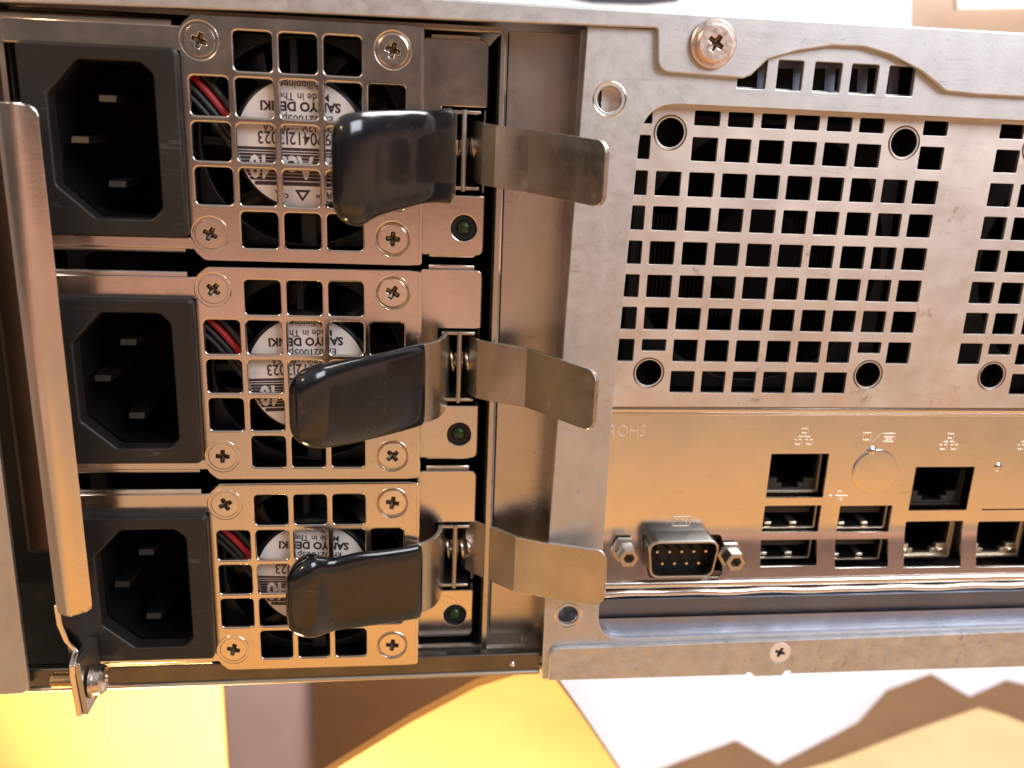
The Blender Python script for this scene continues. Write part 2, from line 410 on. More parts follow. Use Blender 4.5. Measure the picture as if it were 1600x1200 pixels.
    # fan: square frame, struts, hub, blades
    fan = plate('fan_frame', rrect(-2.3, -2.1, 34.3, 34.3, 2), [circle(16, 16.1, 17.6, 48)], -4.4, 10, M['fan_plastic'], t, .3)
    lathe('motor_hub', 16, 16.1, [(11.9, -13), (11.9, -2.6), (11.6, -2.2), (11.25, -2.0), (0, -2.0)], M['fan_plastic'], fan, 48)
    bm = bmesh.new()
    add_box(bm, 15.4, 18.0, 27.2, 34, -5.4, -3.6); add_box(bm, 14.0, 15.2, -2, 5, -6.5, -5.4)
    add_box(bm, 27.2, 34, 15, 16.4, -6.5, -5.4); add_box(bm, -2, 5, 15.4, 16.8, -8.5, -6.4)
    put('strut', mesh_from(bm), M['fan_strut'], fan)
    for k in range(7):
        bm = bmesh.new(); n = 6; rows = []
        for i in range(n + 1):
            r = 11.8 + (17.1 - 11.8) * i / n; a0 = 2 * PI * k / 7 + .12 * i / n
            rows.append([bm.verts.new(W(16 + r * math.cos(a0 + u * .62), 16.1 + r * math.sin(a0 + u * .62), -12 + u * 5.5)) for u in (0, .33, .66, 1)])
        for A, B in zip(rows, rows[1:]):
            for q in range(3): bm.faces.new((A[q], A[q + 1], B[q + 1], B[q]))
        bl = put('fan_blade', mesh_from(bm), M['fan_plastic'], fan, origin=(16, 16.1, -9))
        sm = bl.modifiers.new('s', 'SOLIDIFY'); sm.thickness = .0006
    lab = lathe('fan_label', 16, 16.1, [(11.0, -1.99), (11.0, -1.72), (10.9, -1.70), (0, -1.70)], M['label'], fan, 56)
    # printing, upside down as on the unit
    H = -1.695
    T = lambda s_, x, y, size, sx=1.0, bold=0.0: text_mesh(s_, x, y, H, size * 1.04, True, sx, bold + .022, .012)
    prints = [T('Philippines', 16.3, 6.15, 1.75, .95), T('Made in The', 16.6, 8.1, 1.75, .95),
              T('SANYO DENKI', 16.0, 9.7, 2.05, .98, .07), T('EP 021005p', 17.2, 11.75, 1.75, 1.0),
              T('DC 12V      0.35A', 15.6, 13.3, 1.6, 1.0), T('109P0412J3023', 16.0, 15.0, 2.9, .80, .02)]
    # stripes of the dark band, cut to the disc, and the white lettering over them
    bmb = bmesh.new()
    def stripe(y0, y1, x0=-20, x1=60, bmx=bmb, hh=H):
        ym = max(abs(y0 - 16.1), abs(y1 - 16.1)); hw = math.sqrt(max(0, 10.85 ** 2 - ym * ym))
        xa, xb = max(16 - hw, x0), min(16 + hw, x1)
        if xb > xa: add_box(bmx, xa, xb, y0, y1, hh - .02, hh + .012)
    stripe(16.7, 17.2); stripe(17.35, 17.65)
    y = 17.8
    while y < 21.9: stripe(y, y + .47); y += .56
    stripe(22.0, 22.35); stripe(22.5, 23.2)
    # dash pair of the supply rating, triangle and approval marks
    add_box(bmb, 14.3, 16.5, 12.95, 13.1, H - .02, H + .012)
    for k in range(3): add_box(bmb, 14.3 + k * .8, 14.8 + k * .8, 13.4, 13.55, H - .02, H + .012)
    me = bpy.data.meshes.new('m'); bmb.to_mesh(me); bmb.free(); prints.append(me)
    prints.append(plate_mesh([(14.6, 23.85), (17.4, 23.85), (15.9, 25.9)], [[(15.35, 24.25), (16.6, 24.25), (15.95, 25.25)]], H + .012, .03, .001))
    prints.append(text_mesh('c', 20.0, 24.6, H, 2.1, True, 1.0, .05, .012)); prints.append(text_mesh('us', 18.8, 25.0, H, 1.2, True, 1.0, .03, .012))
    prints.append(plate_mesh(circle(20.6, 24.7, 1.3), [circle(20.6, 24.7, 1.05)], H + .012, .03, .001))
    prints.append(text_mesh('R', 20.6, 24.7, H, 1.6, True, 1, .03, .012))
    prints.append(text_mesh('A', 12.0, 24.7, H, 2.2, True, 1.0, .05, .012)); prints.append(text_mesh('c', 13.2, 25.1, H, 1.6, True, 1.0, .05, .012))
    put('printed_text', join(prints), M['ink'], fan, origin=(16, 16.1, -1.7), smooth=0)
    put('printed_band_text', text_mesh('San Ace 40', 15.6, 19.85, H + .014, 5.3, True, .72, .17, .012), M['label'], fan, origin=(16, 16.1, -1.7), smooth=0)
    # lead wires crossing the corner hole
    for off, mm, r in ((0, 'red_wire', .62), (1.7, 'black_wire', .6), (3.2, 'black_wire', .6), (-1.6, 'black_wire', .6)):
        pts = [(-2.5 + i * .9 + off * -.25, 5.1 + i * .80 + off + .035 * i * i, -2.6 - .25 * abs(off)) for i in range(9)]
        tube('lead_wire', pts, r, M[mm], fan, 8)
    for i, (x, y) in enumerate(screws):
        screw_parts('screw', x, y, -.05, 2.62, t, rot=(.2, -.35, .35, .1)[i])
    # latch bay: folded panel with the lamp, 8.8 mm behind the grille
    L = -8.8
    c = [(37.0, -3.2), (49.0, -3.2), (49.0, 8.45), (40.6, 8.45), (40.6, 24.4), (49.0, 24.4), (49.0, 35.7), (37.0, 35.7)]
    lp = plate('latch_panel', rpoly(c, [.6, 1.4, .3, .3, .3, .3, 1.4, .6], 3), [circle(45.15, 30.5, 2.45)], L, .9, M['nickel'], t, .22)
    bm = bmesh.new(); add_box(bm, 38.4, 47.6, -4.0, -3.0, L - 3.5, L - .9); add_box(bm, 38.4, 47.6, 35.4, 36.3, L - 3.5, L - .9)
    add_box(bm, 48.3, 49.25, -2.0, 8.2, L - 4, L - .7); add_box(bm, 48.3, 49.25, 24.6, 34.6, L - 4, L - .7)
    f = put('folded_edge', mesh_from(bm), M['nickel'], lp); bevel(f, .25)
    led = lathe('indicator_lamp', 45.15, 30.5, [(2.44, L - .4), (2.3, L - .62), (1.42, L - .62), (1.36, L - .5)], M['black'], t)
    lathe('lens', 45.15, 30.5, [(1.3, L - .9), (1.26, L - .45), (1.0, L - .12), (.6, L + .1), (0, L + .16)], M['green_lens'], led)
    # latch recess: walls, ears, pivot pin, spring
    box('latch_recess', (40.7, 49.2, 8.5, 24.3, -22, -18), M['black'], t)
    bm = bmesh.new(); add_box(bm, 41.2, 47.9, 9.0, 9.7, -17, -8.4); add_box(bm, 41.2, 47.9, 22.7, 23.4, -17, -8.4)
    add_box(bm, 48.6, 49.3, 8.6, 24.2, -17.5, -13)
    e = put('hinge_ear', mesh_from(bm), M['edge_steel'], t); bevel(e, .2)
    tube('hinge_pin', [(44.8, 8.9, -8.6), (44.8, 23.6, -8.6)], .5, M['edge_steel'], t, 12)
    pts = []
    for i in range(161):
        a_ = i / 160 * 2 * PI * 5; pts.append((40.6 + i / 160 * 7.4, 15.6 + 2.15 * math.sin(a_), -11.6 + 2.15 * math.cos(a_)))
    tube('coil_spring', pts, .36, M['screw'], t, 8)
    return t

def strip_mesh(path, yr, thick, tip=0.0, n_sub=4):
    """bent sheet-metal strip. path [(x,h)], yr(s)->(y0,y1) with s 0..1, rounded tip at the end"""
    P = []
    for (a, b) in zip(path, path[1:]):
        for k in range(n_sub): P.append(Vector(a).lerp(Vector(b), k / n_sub))
    P.append(Vector(path[-1]))
    ln = [0]
    for a, b in zip(P, P[1:]): ln.append(ln[-1] + (b - a).length)
    tot = ln[-1]
    # finer steps in the rounded tip
    S = [l for l in ln if l < tot - tip - .01]
    if tip: S += [tot - tip + tip * math.sin(k / 6 * PI / 2) for k in range(7)]
    else: S.append(tot)
    def pos(s):
        for i in range(len(ln) - 1):
            if s <= ln[i + 1] + 1e-9: return P[i].lerp(P[i + 1], (s - ln[i]) / max(1e-9, ln[i + 1] - ln[i]))
        return P[-1]
    bm = bmesh.new(); rows = []
    NY = 8
    for s in S:
        p = pos(s); t = (pos(min(tot, s + .3)) - pos(max(0, s - .3))).normalized(); nrm = Vector((-t[1], t[0]))
        y0, y1 = yr(s / tot)
        ins = 0
        if tip and s > tot - tip: ins = tip - math.sqrt(max(0, tip ** 2 - (s - (tot - tip)) ** 2))
        y0 += ins; y1 -= ins
        ring = []
        for side in (1, -1):
            q = p + nrm * (thick / 2 * side)
            ys = [y0 + (y1 - y0) * k / NY for k in range(NY + 1)]
            if side < 0: ys = ys[::-1]
            ring += [bm.verts.new(W(q[0], yy, q[1])) for yy in ys]
        rows.append(ring)
    n = len(rows[0])
    for A, B in zip(rows, rows[1:]):
        for k in range(n): bm.faces.new((A[k], A[(k + 1) % n], B[(k + 1) % n], B[k]))
    bm.faces.new(rows[0]); bm.faces.new(rows[-1])
    return mesh_from(bm)

def smooth_path(p, it=2):
    for _ in range(it):
        q = [p[0]]
        for a, b in zip(p, p[1:]):
            q += [(a[0] * .75 + b[0] * .25, a[1] * .75 + b[1] * .25), (a[0] * .25 + b[0] * .75, a[1] * .25 + b[1] * .75)]
        q.append(p[-1]); p = q
    return p

def handle(t, oy, left, right, gpath, gy, ly, ry, grot=0.0, gW=None):
    """release handle: left limb with a rubber dip grip, right limb bare. y values local to the unit"""
    lm = strip_mesh(smooth_path(left), lambda s: (oy + ly[0] + (ly[2] - ly[0]) * s, oy + ly[1] + (ly[3] - ly[1]) * s), .85)
    h = put('release_handle', lm, M['spring_steel'], t); bevel(h, .15)
    rm = strip_mesh(right, lambda s: (oy + ry[0] + (ry[2] - ry[0]) * s, oy + ry[1] + (ry[3] - ry[1]) * s), .85, tip=2.2)
    r = put('thumb_tab', rm, M['spring_steel'], h, smooth=12); bevel(r, .15)
    # dip grip: lofted rounded section along gpath [(x,h,half thickness,y0,y1)]
    bm = bmesh.new(); rows = []; K = len(gpath); n = 40
    def cat(i, u):
        p = [gpath[max(0, min(K - 1, i + d))] for d in (-1, 0, 1, 2)]
        return [.5 * ((2 * p[1][c]) + (-p[0][c] + p[2][c]) * u + (2 * p[0][c] - 5 * p[1][c] + 4 * p[2][c] - p[3][c]) * u * u + (-p[0][c] + 3 * p[1][c] - 3 * p[2][c] + p[3][c]) * u ** 3) for c in range(5)]
    pts = [cat(i, k / 6) for i in range(K - 1) for k in range(6)] + [list(gpath[-1])]
    for i, (x, hh, th, y0, y1) in enumerate(pts):
        a = pts[max(0, i - 1)]; b = pts[min(len(pts) - 1, i + 1)]
        tx, th_ = b[0] - a[0], b[1] - a[1]; l = math.hypot(tx, th_) or 1
        nx, nh = -th_ / l, tx / l
        ring = []
        yc, yw = (y0 + y1) / 2, (y1 - y0) / 2
        th = max(th, .05)
        for k in range(n):
            ang = 2 * PI * k / n; ca, sa = math.cos(ang), math.sin(ang)
            e = .42
            u = math.copysign(abs(ca) ** e, ca) * yw if abs(ca) > 1e-9 else 0
            v = math.copysign(abs(sa) ** .75, sa) * th if abs(sa) > 1e-9 else 0
            ring.append(bm.verts.new(W(x + nx * v, oy + yc + u, hh + nh * v)))
        rows.append(ring)
    for A, B in zip(rows, rows[1:]):
        for k in range(n): bm.faces.new((A[k], A[(k + 1) % n], B[(k + 1) % n], B[k]))
    bm.faces.new(rows[0]); bm.faces.new(rows[-1])
    g = put('rubber_grip', mesh_from(bm), M['grip'], h, smooth=60)
    return h

def children(o): return [c for c in bpy.data.objects if c.parent == o]
def copy_tree(o, parent=None):
    c = o.copy(); COL.objects.link(c); c.parent = parent
    for ch in children(o): copy_tree(ch, c)
    return c
G = 'power supplies stacked in the bay'
psu = build_psu()
units = [psu]
for k in (1, 2):
    c = copy_tree(psu); c.location = psu.location - Vector((0, 0, PITCH * .001 * k)); units.append(c)
    ORG[c.name] = c.location.copy()
labs = ['topmost power supply, its rubber-tipped release lever squeezed furthest out from the fan grille',
        'middle power supply, with a long black lever grip half raised over its fan',
        'lowest power supply beside the thumbscrew, its black lever grip lying nearly flat over the fan']
rots = [(.25, .2, .35, .05), (.5, .35, .05, -.55), (-.35, .15, .2, .1)]
for k, u in enumerate(units):
    tag(u, labs[k], 'power supply', G)
    ss = [c for c in children(u) if c.name.startswith('screw')]
    for s_, r in zip(ss, rots[k]): s_.rotation_euler = (0, r * 1.3, 0)
for u, fa, la in zip(units, (0, .4, -.25), (.0, -.03, .045)):
    fr = [c for c in children(u) if c.name.startswith('fan_frame')][0]
    for c in children(fr):
        if c.name.startswith('fan_blade'): c.rotation_euler = (0, fa, 0)
        if c.name.startswith('printed'): c.rotation_euler = (0, la, 0)
# lever 1: steep
ORG[psu.name] = W(*BASE)
handle(units[0], 0, [(43.2, -12), (42.9, -6), (42.5, 0), (41.6, 4.2), (40.4, 6.4)],
       [(46.6, -13), (47.3, -9), (48.4, -5.5), (50.4, -2.8), (55.9, 1.5), (66.6, 16.5)],
       [(41.6, 3.6, .3, 9.4, 24.7), (41.4, 4.0, 1.1, 9.1, 25.0), (37.5, 10.5, 1.25, 9.7, 24.6), (33.4, 14.5, 1.35, 10.0, 25.4), (29.8, 18.0, 1.6, 10.3, 26.3),
        (27.0, 20.0, 2.4, 10.6, 27.6), (24.9, 21.0, 2.5, 11.2, 27.0), (23.7, 21.4, 1.8, 12.6, 25.6), (23.2, 21.6, .4, 14.5, 23.5)], 16, (9.6, 24.2, 9.8, 24.2), (10.6, 21.6, 13.4, 24.0))
handle(units[1], PITCH, [(42.7, -12), (42.0, -7.5), (41.4, -3), (39.8, 1.5), (35.5, 5.0)],
       [(46.6, -13), (47.3, -9.5), (48.6, -6.8), (51, -4.6), (57.5, -.4), (67.7, 15.4)],
       [(37.2, 4.0, .3, 8.7, 23.9), (36.8, 4.5, 1.1, 8.4, 24.2), (31.5, 10.0, 1.2, 8.5, 23.9), (26.5, 14.5, 1.3, 8.5, 23.6), (22.4, 17.6, 1.8, 8.6, 23.3),
        (20.0, 19.0, 2.4, 8.7, 23.0), (17.6, 19.8, 2.4, 9.6, 22.2), (16.3, 20.3, 1.6, 11.2, 21.0), (15.9, 20.6, .4, 13, 19.5)], 16, (8.9, 24.2, 8.7, 23.8), (10.0, 22.2, 10.4, 21.6))
handle(units[2], 2 * PITCH, [(42.4, -12), (41.8, -8), (41.2, -4.5), (39.4, -.8), (34.0, 2.2)],
       [(46.6, -13), (47.6, -11), (49.6, -8.6), (at(806, 870, -1.2)[0], -1.2), (63.0, 1.6), (at(947, 905, 5.5)[0], 5.5)],
       [(37.2, 1.4, .3, 8.6, 24.4), (36.6, 1.8, 1.1, 8.3, 24.6), (31.0, 3.6, 1.2, 8.2, 24.4), (25.4, 5.2, 1.3, 8.0, 24.1), (20.4, 6.5, 1.5, 8.4, 24.0),
        (16.8, 7.4, 2.9, 7.2, 24.4), (14.2, 7.9, 2.8, 8.4, 23.6), (12.5, 8.1, 1.8, 10.6, 22.2), (12.0, 8.2, .4, 12.8, 20)], 16, (8.8, 24.2, 8.6, 24.2), (8.0, 20.5, at(930, 862, 5.5)[1] - 2 * PITCH, at(930, 946, 5.5)[1] - 2 * PITCH))

# ------------------------------------------------------------------ chassis
ch = thing('server_chassis', 'bare metal rear of a server chassis holding the three power supplies, mesh vents and ports', 'server', (60, 124, -300))
def P(h, pts): return tr(pts, h)
# right hand frame, with opening for mesh and ports, two threaded holes, top vent slots
opening = rpoly([(76.0, 6.6), (207, 6.9), (207, 114.8), (75.0, 115.3), (74.6, 64.0)], [7, 0, 0, 6, 0], 7)
outl = [(65.2, -5.6), (210, -6.4), (210, 124.6), (63.6, 124.6), (63.2, 100)]
slots = []
for (x0, x1) in ((93.0, 98.2), (100.3, 105.0), (107.2, 112.3), (114.2, 119.3), (121.4, 126.4)):
    slots.append(rrect(x0, -1.7, x1, 3.35, .3, 2))
plate('rear_frame', outl, [opening, circle(69.9, 6.3, 2.2), circle(68.4, 109.4, 2.1)] + slots, 0, 1.1, M['zinc'], ch, .18)
for cx, cy, r in ((69.9, 6.3, 2.2), (68.4, 109.4, 2.1)):
    lathe('threaded_hole', cx, cy, [(r + .95, -.02), (r + .75, .06), (r + .35, -.06), (r - .1, -.7), (r - .12, -4)], M['bright'], ch)
    box('captive_nut', (cx - 1.5, cx - .9, cy - 2.4, cy + 2.4, -7, -4.2), M['dark_zinc'], ch)
box('edge_backing', (66.1, 73.6, -4, 118, -12, -7.5), M['interior'], ch)
# lip of the opening turning back to the mesh
lipo = rpoly([(76.0, 6.6), (207, 6.9), (207, 115.0), (75.0, 115.3), (74.6, 64.0)], [7, 0, 0, 6, 0], 7)
lipi = rpoly([(75.7, 6.3), (208, 6.6), (208, 115.3), (74.7, 115.6), (74.3, 64.0)], [7, 0, 0, 6, 0], 7)
plate('opening_lip', lipi, [lipo], -1.0, 2.0, M['zinc_smooth'], ch, .05)
# left edge flange running back beside the power supply bay
box('frame_side', (64.3, 65.1, -5, 118, -9, -1.15), M['dark_zinc'], ch)
# inner comb behind the top vents
ip = [((1196 if i == 0 else 0), 0) for i in range(1)]
hs = []
for a, b in ((1140, 1184), (1199, 1240), (1257, 1290), (1306, 1341), (1357, 1390), (1406, 1440)):
    hs.append([at(a, 106, -4), at(b, 107, -4), at(b - 3, 150, -4), at(a - 3, 149, -4)])
plate('inner_vent_comb', rrect(80, -5, 135, 5.6), hs, -4, .8, M['dull_zinc'], ch, .05)
box('vent_backing', (80, 135, -5, 5.6, -11, -9), M['black'], ch)
# perforated mesh panel
MH = -2.5
def fan_holes(ox):
    out = []
    for c in range(10):
        x0 = 73.75 + 6.39 * c + ox
        for r in range(7):
            y0 = (7.25, 12.05, 18.3, 24.85, 31.4, 37.8, 44.05)[r] if r < 7 else 0
            pass
        rows = [(7.4, 10.05), (12.1, 16.35), (18.4, 22.85), (24.8, 29.25), (31.3, 35.7), (37.7, 42.1), (44.0, 48.4), (50.35, 54.8), (56.75, 61.2)]
        for i, (a, b) in enumerate(rows):
            if c in (1, 8) and i in (0, 1, 8): continue
            if c in (0, 9) and i == 8: continue
            if c in (1, 8) and i == 7: b = a + 2.35
            if ox + x0 > 240 or x0 > 199: continue
            out.append(rrect(x0, a, x0 + 4.87, b, .16, 1))
    return out
circs = [(82.2, 11.5), (127.8, 11.6), (82.0, 57.15), (127.9, 57.2), (155.2, 11.6), (155.1, 57.2)]
plate('mesh_panel', rrect(69, 3, 206, 64.2), fan_holes(0) + fan_holes(73.15) + [circle(x, y, 2.62) for x, y in circs], MH, .8, M['zinc_mesh'], ch, .07)
for x, y in circs:
    lathe('fan_mount_grommet', x, y, [(3.2, MH - .02), (3.08, MH + .12), (2.85, MH + .02), (2.62, MH - .35)], M['pit'], ch)
    lathe('mount_hole', x, y, [(2.6, MH - .36), (2.6, MH - 2.0), (2.2, MH - 3), (0, MH - 3.4)], M['interior'], ch)
box('fan_module_back', (66, 260, -4, 124, -44, -38), M['interior'], ch)
box('side_wall', (206, 208, -7, 124, -44, -12), M['interior'], ch)
bm = bmesh.new()
for i in range(46): add_box(bm, 84 + i * .95, 84.35 + i * .95, 28, 50, -32, -26)
put('heatsink_fins', mesh_from(bm), M['fan_plastic'], ch, smooth=0)
# faint shapes inside: fan rings
for cx in (104.9, 178.0):
    plate('case_fan', rrect(cx - 27, 8, cx + 27, 62, 3), [circle(cx, 34.6, 25.5, 48)], -9, 6, M['inner_black'], ch, .3)
    lathe('case_fan_hub', cx, 34.6, [(10, -25), (10, -12), (9.6, -11.6), (0, -11.6)], M['interior'], ch)
    for k in range(0):
        a0 = 2 * PI * k / 7; bm = bmesh.new()
        q = [W(cx + r * math.cos(a0 + da), 34.6 + r * math.sin(a0 + da), hh) for r, da, hh in ((9.5, 0, -22), (9.5, .6, -13), (24.5, .75, -14), (24.5, .2, -22))]
        bm.faces.new([bm.verts.new(v) for v in q])
        o = put('case_fan_blade', mesh_from(bm), M['fan_strut'], ch, smooth=0); sm = o.modifiers.new('s', 'SOLIDIFY'); sm.thickness = .0008

# strip between mesh and ports: slim dark seam, then shield
box('divider', (70, 206, 63.3, 64.2, -5.6, -2.6), M['dark_zinc'], ch, bev=.15)
IO = -6.0
ports = {
 'lan1': (111.15, 75.65, 124.0, 85.7), 'usb1': (111.2, 87.6, 124.0, 93.75), 'usb2': (111.05, 95.5, 123.9, 101.1),
 'usb3': (128.3, 87.8, 140.4, 94.0), 'usb4': (128.1, 95.6, 140.5, 101.7), 'lan2': (144.3, 78.8, 158.0, 89.05),
 'lan3': (144.25, 91.7, 157.8, 101.9), 'lan4': (161.5, 91.95, 175.0, 102.1)}
dcut = rpoly(tr([(1002, 834), (1128, 835), (1123, 893), (1009, 895)], IO), 1.2)
kn = circle(134.9, 79.8, 5.35, 48)
cuts = [rrect(a, b, c, d, .12, 1) for a, b, c, d in ports.values()] + [dcut, rrect(161.7, 88.9, 175, 89.2)]
def bowl(y): return 0 if y < 92 else (.025 * (y - 92) ** 2 * 1.25 if y < 96 else .5 + .25 * (y - 96))
me = plate_mesh(rrect(70, 66.2, 206, 104.2), cuts, IO, .5, .06)
bm = bmesh.new(); bm.from_mesh(me); bpy.data.meshes.remove(me)
for i in range(15):
    bmesh.ops.bisect_plane(bm, geom=bm.verts[:] + bm.edges[:] + bm.faces[:], plane_co=W(0, 90.5 + i, 0), plane_no=(0, 0, 1), dist=1e-7)
for v in bm.verts: v.co.y -= bowl(Z0 - v.co.z * 1000) * .001
me = bpy.data.meshes.new('m'); bm.to_mesh(me); bm.free()
put('port_shield', me, M['shield'], ch)
bm = bmesh.new()
add_tube(bm, [(70, 65.6, IO + .3), (206, 65.6, IO + .3)], 1.0, 14)
add_tube(bm, [(70, 67.0 - .15, IO + .02), (206, 66.85, IO + .02)], .35, 10)
put('shield_top_roll', mesh_from(bm), M['bright'], ch, smooth=60)
bm = bmesh.new()
add_tube(bm, [(70, 104.4, IO + 2.3), (206, 104.4, IO + 2.3)], .95, 14)
add_tube(bm, [(70 + i * 2, 106.5 + .12 * math.sin(i * .8), IO + 2.4 + .2 * math.sin(i * .5)) for i in range(67)], .8, 12)
put('shield_bottom_roll', mesh_from(bm), M['bright'], ch, smooth=60)
# knockout disc: groove ring
bm = bmesh.new(); add_lathe(bm, 134.9, 79.8, [(5.1, IO - .1), (5.06, IO + .30), (4.9, IO + .36), (4.6, IO + .37), (0, IO + .37)], 56)
put('knockout', mesh_from(bm), M['shield'], ch, smooth=20)
# stamped marks: raised lettering and icons
rx, ry = at(979, 674, IO)
put('stamped_letters', text_mesh('ROHS', rx, ry, IO, 3.6, False, .86, -.03, .15), M['mark'], ch, smooth=0)
hx = IO + .15
bm = None
def begin():
    global bm
    bm = bmesh.new()
def done(): put('port_icon', mesh_from(bm), M['mark'], ch, smooth=0)
def bar(x0, y0, x1, y1, wd=.28, b=None):
    d = Vector((x1 - x0, y1 - y0)); l = d.length or 1; n = Vector((-d[1], d[0])) / l * wd / 2
    v = [bm.verts.new(W(x0 + s * n[0], y0 + s * n[1], h_)) for h_ in (IO - .05, hx) for s in (1, -1)]
    u = [bm.verts.new(W(x1 + s * n[0], y1 + s * n[1], h_)) for h_ in (IO - .05, hx) for s in (1, -1)]
    bm.faces.new((v[2], v[3], u[3], u[2])); bm.faces.new((v[0], v[2], u[2], u[0])); bm.faces.new((v[1], v[3], u[3], u[1]))
    bm.faces.new((v[0], v[1], v[3], v[2])); bm.faces.new((u[0], u[1], u[3], u[2]))
def rect(x0, y0, x1, y1, wd=.25): bar(x0, y0, x1, y0, wd); bar(x1, y0, x1, y1, wd); bar(x1, y1, x0, y1, wd); bar(x0, y1, x0, y0, wd)
def lan_icon(cx, cy):
    begin(); rect(cx - .7, cy - 2.0, cx + .7, cy - 1.0); bar(cx, cy - 1, cx, cy - .2); bar(cx - 1.2, cy - .2, cx + 1.2, cy - .2)
    for s in (-1.25, 1.25): bar(cx + s, cy - .2, cx + s, cy + .5); rect(cx + s - .75, cy + .5, cx + s + .75, cy + 1.5)
    done()
lan_icon(*at(1256, 684, IO)); lan_icon(*at(1483, 692, IO)); lan_icon(*at(1604, 692, IO))
begin(); kx, ky = at(1358, 683, IO); rect(kx - 1.5, ky - .9, kx + .3, ky + .7); bar(kx + .6, ky + 1.2, kx + 2.9, ky - 1.3)
kx, ky = at(1388, 684, IO); rect(kx - 1.2, ky - .9, kx + 1.4, ky + .9); bar(kx - .9, ky - .1, kx + 1.2, ky - .1); bar(kx - .6, ky + .4, kx + .9, ky + .4); done()
begin(); ux, uy = at(1310, 775, IO); bar(ux - 2.2, uy, ux + 2.0, uy); bar(ux - 1.3, uy, ux - .3, uy - 1.0); bar(ux - .3, uy - 1, ux + .5, uy - 1); bar(ux - .6, uy, ux + .4, uy + .9); bar(ux + .4, uy + .9, ux + 1, uy + .9); done()
begin(); dx, dy = at(1065, 815, IO); rect(dx - 2.0, dy - 1.1, dx + 1.8, dy + 1.0); bar(dx - 1.2, dy - .3, dx - .9, dy - .3, .4); bar(dx, dy - .3, dx + .3, dy - .3, .4); bar(dx + .9, dy + .3, dx + 1.2, dy + .3, .4); done()
bx_, by_ = at(1559, 730, IO)  # two bright bumps added to the shield for its glints
lathe('glint_bump', bx_, by_, [(1.0, IO), (.7, IO + .22), (.3, IO + .34), (0, IO + .36)], M['bright'], ch, 20)
tx_, ty_ = at(1362, 704, IO); lathe('glint_bump', tx_, ty_ + .2, [(1.2, IO), (.8, IO + .35), (.3, IO + .5), (0, IO + .52)], M['bright'], ch, 20)

# ports
def rim(name, x0, y0, x1, y1, hf, hb, wall, m, parent):
    return plate(name, rrect(x0, y0, x1, y1, .3, 2), [rrect(x0 + wall, y0 + wall, x1 - wall, y1 - wall, .2, 2)], hf, hf - hb, m, parent, .06)
gap = 2.4
for key, (x0, y0, x1, y1) in ports.items():
    if key.startswith('usb'):
        s = rim('usb_port', x0 - .1, y0 - .1, x1 - .25, y1 - .15, IO - 1.3, IO - 13, .36, M['port_metal'], ch)
        rim('lining', x0 + .27, y0 + .27, x1 - .62, y1 - .52, IO - 1.9, IO - 13, .12, M['interior'], s)
        box('cavity', (x0 - .4, x1 + .4, y0 - .4, y1 + .4, IO - 14.5, IO - 13.1), M['interior'], s)
        bm = bmesh.new(); add_box(bm, x0 + .5, x1 - .8, y0 + 1.0, y0 + 2.9, IO - 13, IO - 3.0)
        put('tongue', mesh_from(bm), M['black_plastic'], s)
        bm = bmesh.new()
        for fx in (.10, .55): add_box(bm, x0 + (x1 - x0) * fx, x0 + (x1 - x0) * (fx + .13), y1 - 1.5, y1 - .75, IO - 8, IO - 2.0)
        c_ = put('contact_spring', mesh_from(bm), M['port_metal'], s); bevel(c_, .2)
    else:
        big = key in ('lan3', 'lan4')
        s = rim('network_port', x0 - .1, y0 - .2, x1 - .1, y1 - .1, IO - gap, IO - 16, .55, M['port_metal'] if key != 'lan2' else M['black_plastic'], ch)
        box('cavity', (x0 - .3, x1 + .3, y0 - .3, y1 + .3, IO - 18, IO - 16.1), M['interior'], s)
        rim('lining', x0 + .46, y0 + .36, x1 - .66, y1 - .66, IO - gap - 1.7, IO - 16, .12, M['interior'], s)
        a, b, c, d = x0 + .5, y0 + .4, x1 - .7, y1 - .7
        mx = (a + c) / 2
        jack = [(a + .3, b + .3), (c - .3, b + .3), (c - .3, d - 2.6), (c - 2.8, d - 2.6), (c - 2.8, d - 1.5), (c - 4.0, d - 1.5), (c - 4.0, d - .4), (a + 4.0, d - .4), (a + 4.0, d - 1.5), (a + 2.8, d - 1.5), (a + 2.8, d - 2.6), (a + .3, d - 2.6)]
        plate('jack_face', rrect(a, b, c, d), [jack], IO - gap - .4, 1.2, M['port_metal'] if big else M['black_plastic'], s, .1)
        if big:
            for lx in (a + .2, c - 2.6): box('status_lens', (lx, lx + 2.3, d - 1.5, d - .3, IO - gap - .5, IO - gap + .05), M['brass'], s, bev=.15)
        bm = bmesh.new()
        for i in range(8): add_box(bm, a + 1.6 + i * (c - a - 3.6) / 8, a + 2.0 + i * (c - a - 3.6) / 8, b + .5, b + 1.6, IO - 12, IO - 6)
        put('contact_row', mesh_from(bm), M['brass'], s)
